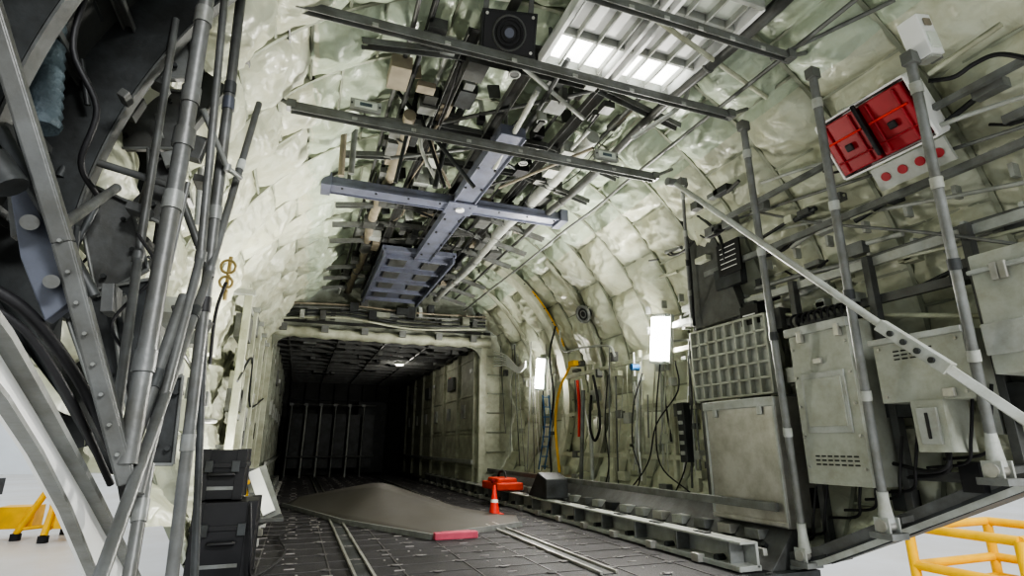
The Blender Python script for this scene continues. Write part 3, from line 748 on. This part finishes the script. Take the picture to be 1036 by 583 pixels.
# ------------------------------------------------------------------ left foreground structure
def lp(lst): return [S(u,v,y=y) for u,v,y in lst]
def lstrut(pts,r,k='sgrey',bands=()):
    b=B('support_strut'); P=lp(pts)
    for a,c in zip(P[:-1],P[1:]): b.tube(a,c,r,k,14)
    for p in P[1:-1]: b.tube(p-V((0,0,r*1.3)),p+V((0,0,r*1.3)),r*1.3,k,14)
    for t,kk in bands:
        i=min(len(P)-2,int(t*(len(P)-1))); f=t*(len(P)-1)-i; p=P[i].lerp(P[i+1],f); d=(P[i+1]-P[i]).normalized()
        b.tube(p,p+d*.05,r*1.18,kk,14)
    b.done()
lstrut([(212,-20,1.5),(186,140,1.5),(128,470,1.42)],.020,'sgrey',[(.1,'grey'),(.35,'sgrey'),(.6,'grey'),(.85,'sgrey')])
lstrut([(246,-20,2.05),(172,600,2.0)],.018,'sgrey',[(.22,'dgrey'),(.25,'blued'),(.6,'black'),(.8,'grey'),(.45,'grey')])
lstrut([(262,105,2.3),(212,275,2.0),(96,600,1.25)],.013,'sgrey',[(.2,'lgrey'),(.6,'dgrey')])
lstrut([(228,-10,1.8),(203,260,1.75),(140,500,1.5)],.012,'sgrey')
lstrut([(240,20,2.2),(210,250,2.15),(196,600,2.1)],.012,'dgrey')
lstrut([(205,110,1.9),(230,170,2.0),(243,180,2.1)],.010,'grey')
lstrut([(186,300,1.7),(128,470,1.5)],.014,'sgrey',[(.5,'dgrey')])
lstrut([(100,165,1.9),(180,190,1.9),(205,260,1.9)],.012,'sgrey')
lstrut([(140,20,2.1),(60,180,1.9)],.014,'dgrey')
lstrut([(150,470,1.6),(128,600,1.5)],.014,'sgrey',[(.3,'grey')])
lstrut([(178,20,1.9),(140,260,1.8),(118,420,1.6)],.012,'sgrey')
b=B('ramp_actuator_arm')
P=lp([(-20,-20,1.15),(62,245,1.3),(128,490,1.42)])
for a,c in zip(P[:-1],P[1:]): b.chan(a,c,.03,.03,'sgrey',up=V((0,-1,0)))
for i in range(8):
    p=P[1].lerp(P[2],i/8); b.tube(p+V((0,-.005,0)),p+V((0,-.012,0)),.004,'grey',8)
b.poly(lp([(8,185,1.35),(50,200,1.35),(78,300,1.35),(45,325,1.35),(20,260,1.35)]),(0,.04,0),'blued')
b.poly(lp([(0,120,1.42),(40,140,1.42),(60,230,1.42),(10,240,1.42)]),(0,.03,0),'sgrey')
b.tube(*lp([(12,190,1.25),(-10,160,1.25)]),.03,'dgrey'); b.tube(S(30,225,y=1.3),S(30,225,y=1.42),.016,'sgrey',16); b.tube(S(52,285,y=1.3),S(52,285,y=1.42),.014,'sgrey',16)
b.tube(*lp([(60,230,1.3),(118,190,1.7)]),.012,'sgrey'); b.tube(*lp([(0,130,1.3),(95,300,1.35)]),.013,'dgrey')
b.tube(*lp([(0,20,1.3),(35,180,1.35)]),.016,'dgrey')
b.done(.003)
b=B('frame_web_panels')
for q,k in (([(72,178),(132,205),(150,272),(98,300)],'sgrey'),([(100,22),(190,14),(196,78),(108,80)],'grey'),([(96,86),(186,92),(180,150),(112,150)],'sgrey'),([(60,0),(100,0),(110,120),(80,150)],'dgrey'),([(0,60),(40,90),(50,150),(0,150)],'sgrey'),([(150,150),(175,160),(172,230),(150,220)],'sgrey'),([(110,290),(165,280),(155,400),(130,420)],'dgrey'),([(20,0),(60,0),(70,40),(30,50)],'grey'),([(60,300),(110,290),(125,400),(95,400)],'dgrey'),([(150,390),(185,380),(175,470),(150,470)],'dgrey')):
    y=random.uniform(1.95,2.2); b.poly([S(u,v,y=y) for u,v in q],(0,.03,0),k)
    c=[S(u,v,y=y-.01) for u,v in q]
    for i in range(4): b.tube(c[i],c[(i+1)%4],.006,'grey',6)
    for i in range(4):
        m_=c[i].lerp(c[(i+2)%4],.2); b.tube(m_,m_+V((0,-.012,0)),.008,'dgrey',8)
for i in range(90):
    u=random.uniform(0,205); v=random.uniform(0,330); y=random.uniform(1.75,2.4); p=S(u,v,y=y)
    k=random.choice(['dgrey','grey','sgrey','skin','grey','sgrey','sgrey','lgrey']); t=random.random()
    if t<.5: b.box(p,(random.uniform(.02,.07),random.uniform(.03,.1),random.uniform(.02,.09)),k,Matrix.Rotation(random.uniform(-.5,.5),3,'Y'))
    elif t<.92: b.tube(p,p+V((random.uniform(-.05,.05),random.uniform(-.1,.2),random.uniform(-.3,.3))),random.uniform(.005,.012),k,8)
    else: b.path([p,p+V((.05,.05,-.1)),p+V((-.03,.05,-.25)),p+V((.03,0,-.35))],.005,'black',6)
b.done(.002)
b=B('air_duct')
P=[S(48,-15,y=1.7).lerp(S(40,130,y=1.7),i/30) for i in range(31)]; b.sweep(P,[.045+.006*(i%2) for i in range(31)],'teal',16); b.done()
b=B('flex_hose'); b.path(lp([(88,-10,1.5),(74,50,1.5),(98,110,1.55),(82,165,1.6),(100,200,1.7)]),.008,'black'); b.done()
b=B('door_seal')
b.path(lp([(-20,285,1.3),(30,318,1.35),(80,385,1.45),(118,465,1.5),(130,520,1.6)]),.012,'black'); b.path(lp([(-20,302,1.3),(30,340,1.35),(75,410,1.45),(112,490,1.6)]),.008,'black')
b.poly(lp([(-10,290,1.4),(30,325,1.4),(80,390,1.5),(120,480,1.6),(105,480,1.6),(60,400,1.5),(0,320,1.4)]),(0,.03,0),'dgrey')
b.done()
b=B('pipe_cluster')
for i in range(24):
    y=random.uniform(2.8,4.4); ph=random.uniform(175,192); p=pt(ph,y,1.91); t=random.random()
    k=random.choice(['grey','zinc','lgrey','grey'])
    if t<.5: b.tube(p,p+V((0,random.uniform(.2,.8),random.uniform(-.1,.1))),random.uniform(.008,.02),k,8)
    else: b.box(p,(.08,random.uniform(.05,.2),random.uniform(.05,.2)),k)
b.done(.002)
b=B('brass_valve'); q=S(231,270,y=3.6); b.torus(q,(0,1,.2),.04,.008,'brass'); b.torus(q+V((0,0,-.1)),(0,1,.2),.035,.008,'brass'); b.tube(q+V((0,.05,.08)),q+V((0,.05,-.2)),.012,'brass'); b.path([q+V((0,0,-.1)),q+V((-.03,0,-.3)),q+V((-.02,.0,-.6))],.010,'black'); b.done()
# ------------------------------------------------------------------ hangar
G=-1.05
b=B('hangar_floor'); b.box((0,20,G-.05),(120,120,.1),'hfloor'); b.done()
b=B('hangar_wall'); b.box((0,45,6),(120,.3,14.2),'hwall'); b.box((35,20,6),(.3,60,14.2),'hwall'); b.box((-40,20,6),(.3,60,14.2),'hwall')
for i in range(20): b.box((-38+i*4,44.8,6),(.25,.2,14),'lgrey'); 
b.box((0,44.8,3.2),(110,.2,.2),'lgrey'); b.done()
def yellow_stand(cx,cy,w,d,h,r=.04):
    b=B('maintenance_stand')
    for x in(-w/2,w/2):
        for y in(-d/2,d/2): b.tube((cx+x,cy+y,G),(cx+x,cy+y,G+h+.0),r,'yellow',8)
    for z in (.35,h*.6,h): 
        for s in(-1,1):
            b.tube((cx-w/2,cy+s*d/2,G+z),(cx+w/2,cy+s*d/2,G+z),r*.9,'yellow',8); b.tube((cx+s*w/2,cy-d/2,G+z),(cx+s*w/2,cy+d/2,G+z),r*.9,'yellow',8)
    b.box((cx,cy,G+.35),(w,d,.06),'yellow'); b.tube((cx-w/2,cy-d/2,G+.1),(cx+w/2,cy-d/2,G+h*.6),r*.8,'yellow',8)
    for x in(-w/2,w/2): b.tube((cx+x,cy-.06-d/2,G+.12),(cx+x,cy+.0-d/2,G+.12),.12,'black',14)
    b.done()
yellow_stand(6.8,3.9,1.3,1.0,.92,.05); yellow_stand(7.2,2.4,1.2,1.0,1.15,.05)
b=B('aircraft_jack'); cx,cy=-4.25,14.0
for (dx,dy) in((-.6,0),(.6,0),(0,.6),(0,-.5)):
    b.tube((cx+dx,cy+dy,G+.12),(cx+dx*.15,cy+dy*.15,G+1.25),.06,'yellow',10); b.tube((cx+dx,cy+dy,G),(cx+dx,cy+dy,G+.12),.09,'black',12)
    b.tube((cx+dx,cy+dy,G+.2),(cx,cy,G+.25),.035,'yellow',8)
b.tube((cx,cy,G+.25),(cx,cy,G+1.4),.16,'yellow',16); b.tube((cx,cy,G+1.4),(cx,cy,G+1.6),.06,'metal',12)
b.box((cx+.3,cy-.3,G+.45),(.4,.3,.45),'yellow'); b.box((cx-.7,cy+.3,G+.4),(.6,.5,.4),'yellow')
b.done(.005)
b=B('tool_trolley'); b.box((-5.6,13.6,G+1.0),(.9,.5,.3),'blackg'); b.box((-5.6,13.6,G+.5),(.9,.5,.05),'blackg')
for x in(-.4,.4):
    for y in(-.2,.2): b.tube((-5.6+x,13.6+y,G),(-5.6+x,13.6+y,G+1),.025,'grey',8)
b.box((-5.6,13.6,G+1.22),(.4,.3,.12),'dgrey'); b.box((-5.8,13.6,G+1.4),(.5,.06,.35),'blackg'); b.done(.01)
# ------------------------------------------------------------------ world + hangar lights
w=bpy.data.worlds.new('World'); bpy.context.scene.world=w; w.use_nodes=True
w.node_tree.nodes['Background'].inputs[0].default_value=(.93,.97,1,1); w.node_tree.nodes['Background'].inputs[1].default_value=.75
def area(name,loc,rot,sx,sy,e,c=(1,1,1)):
    ld=bpy.data.lights.new(name,'AREA'); ld.shape='RECTANGLE'; ld.size=sx; ld.size_y=sy; ld.energy=e; ld.color=c
    o=bpy.data.objects.new(name,ld); bpy.context.scene.collection.objects.link(o); o.location=loc; o.rotation_euler=[math.radians(a) for a in rot]
area('hangar_ceiling_lamp',(3,-6,5.5),(55,0,-8),3,1.2,600)
sc=bpy.context.scene
sc.view_settings.view_transform='AgX'
try: sc.view_settings.look='AgX - High Contrast'
except Exception: pass
sc.view_settings.exposure=.5
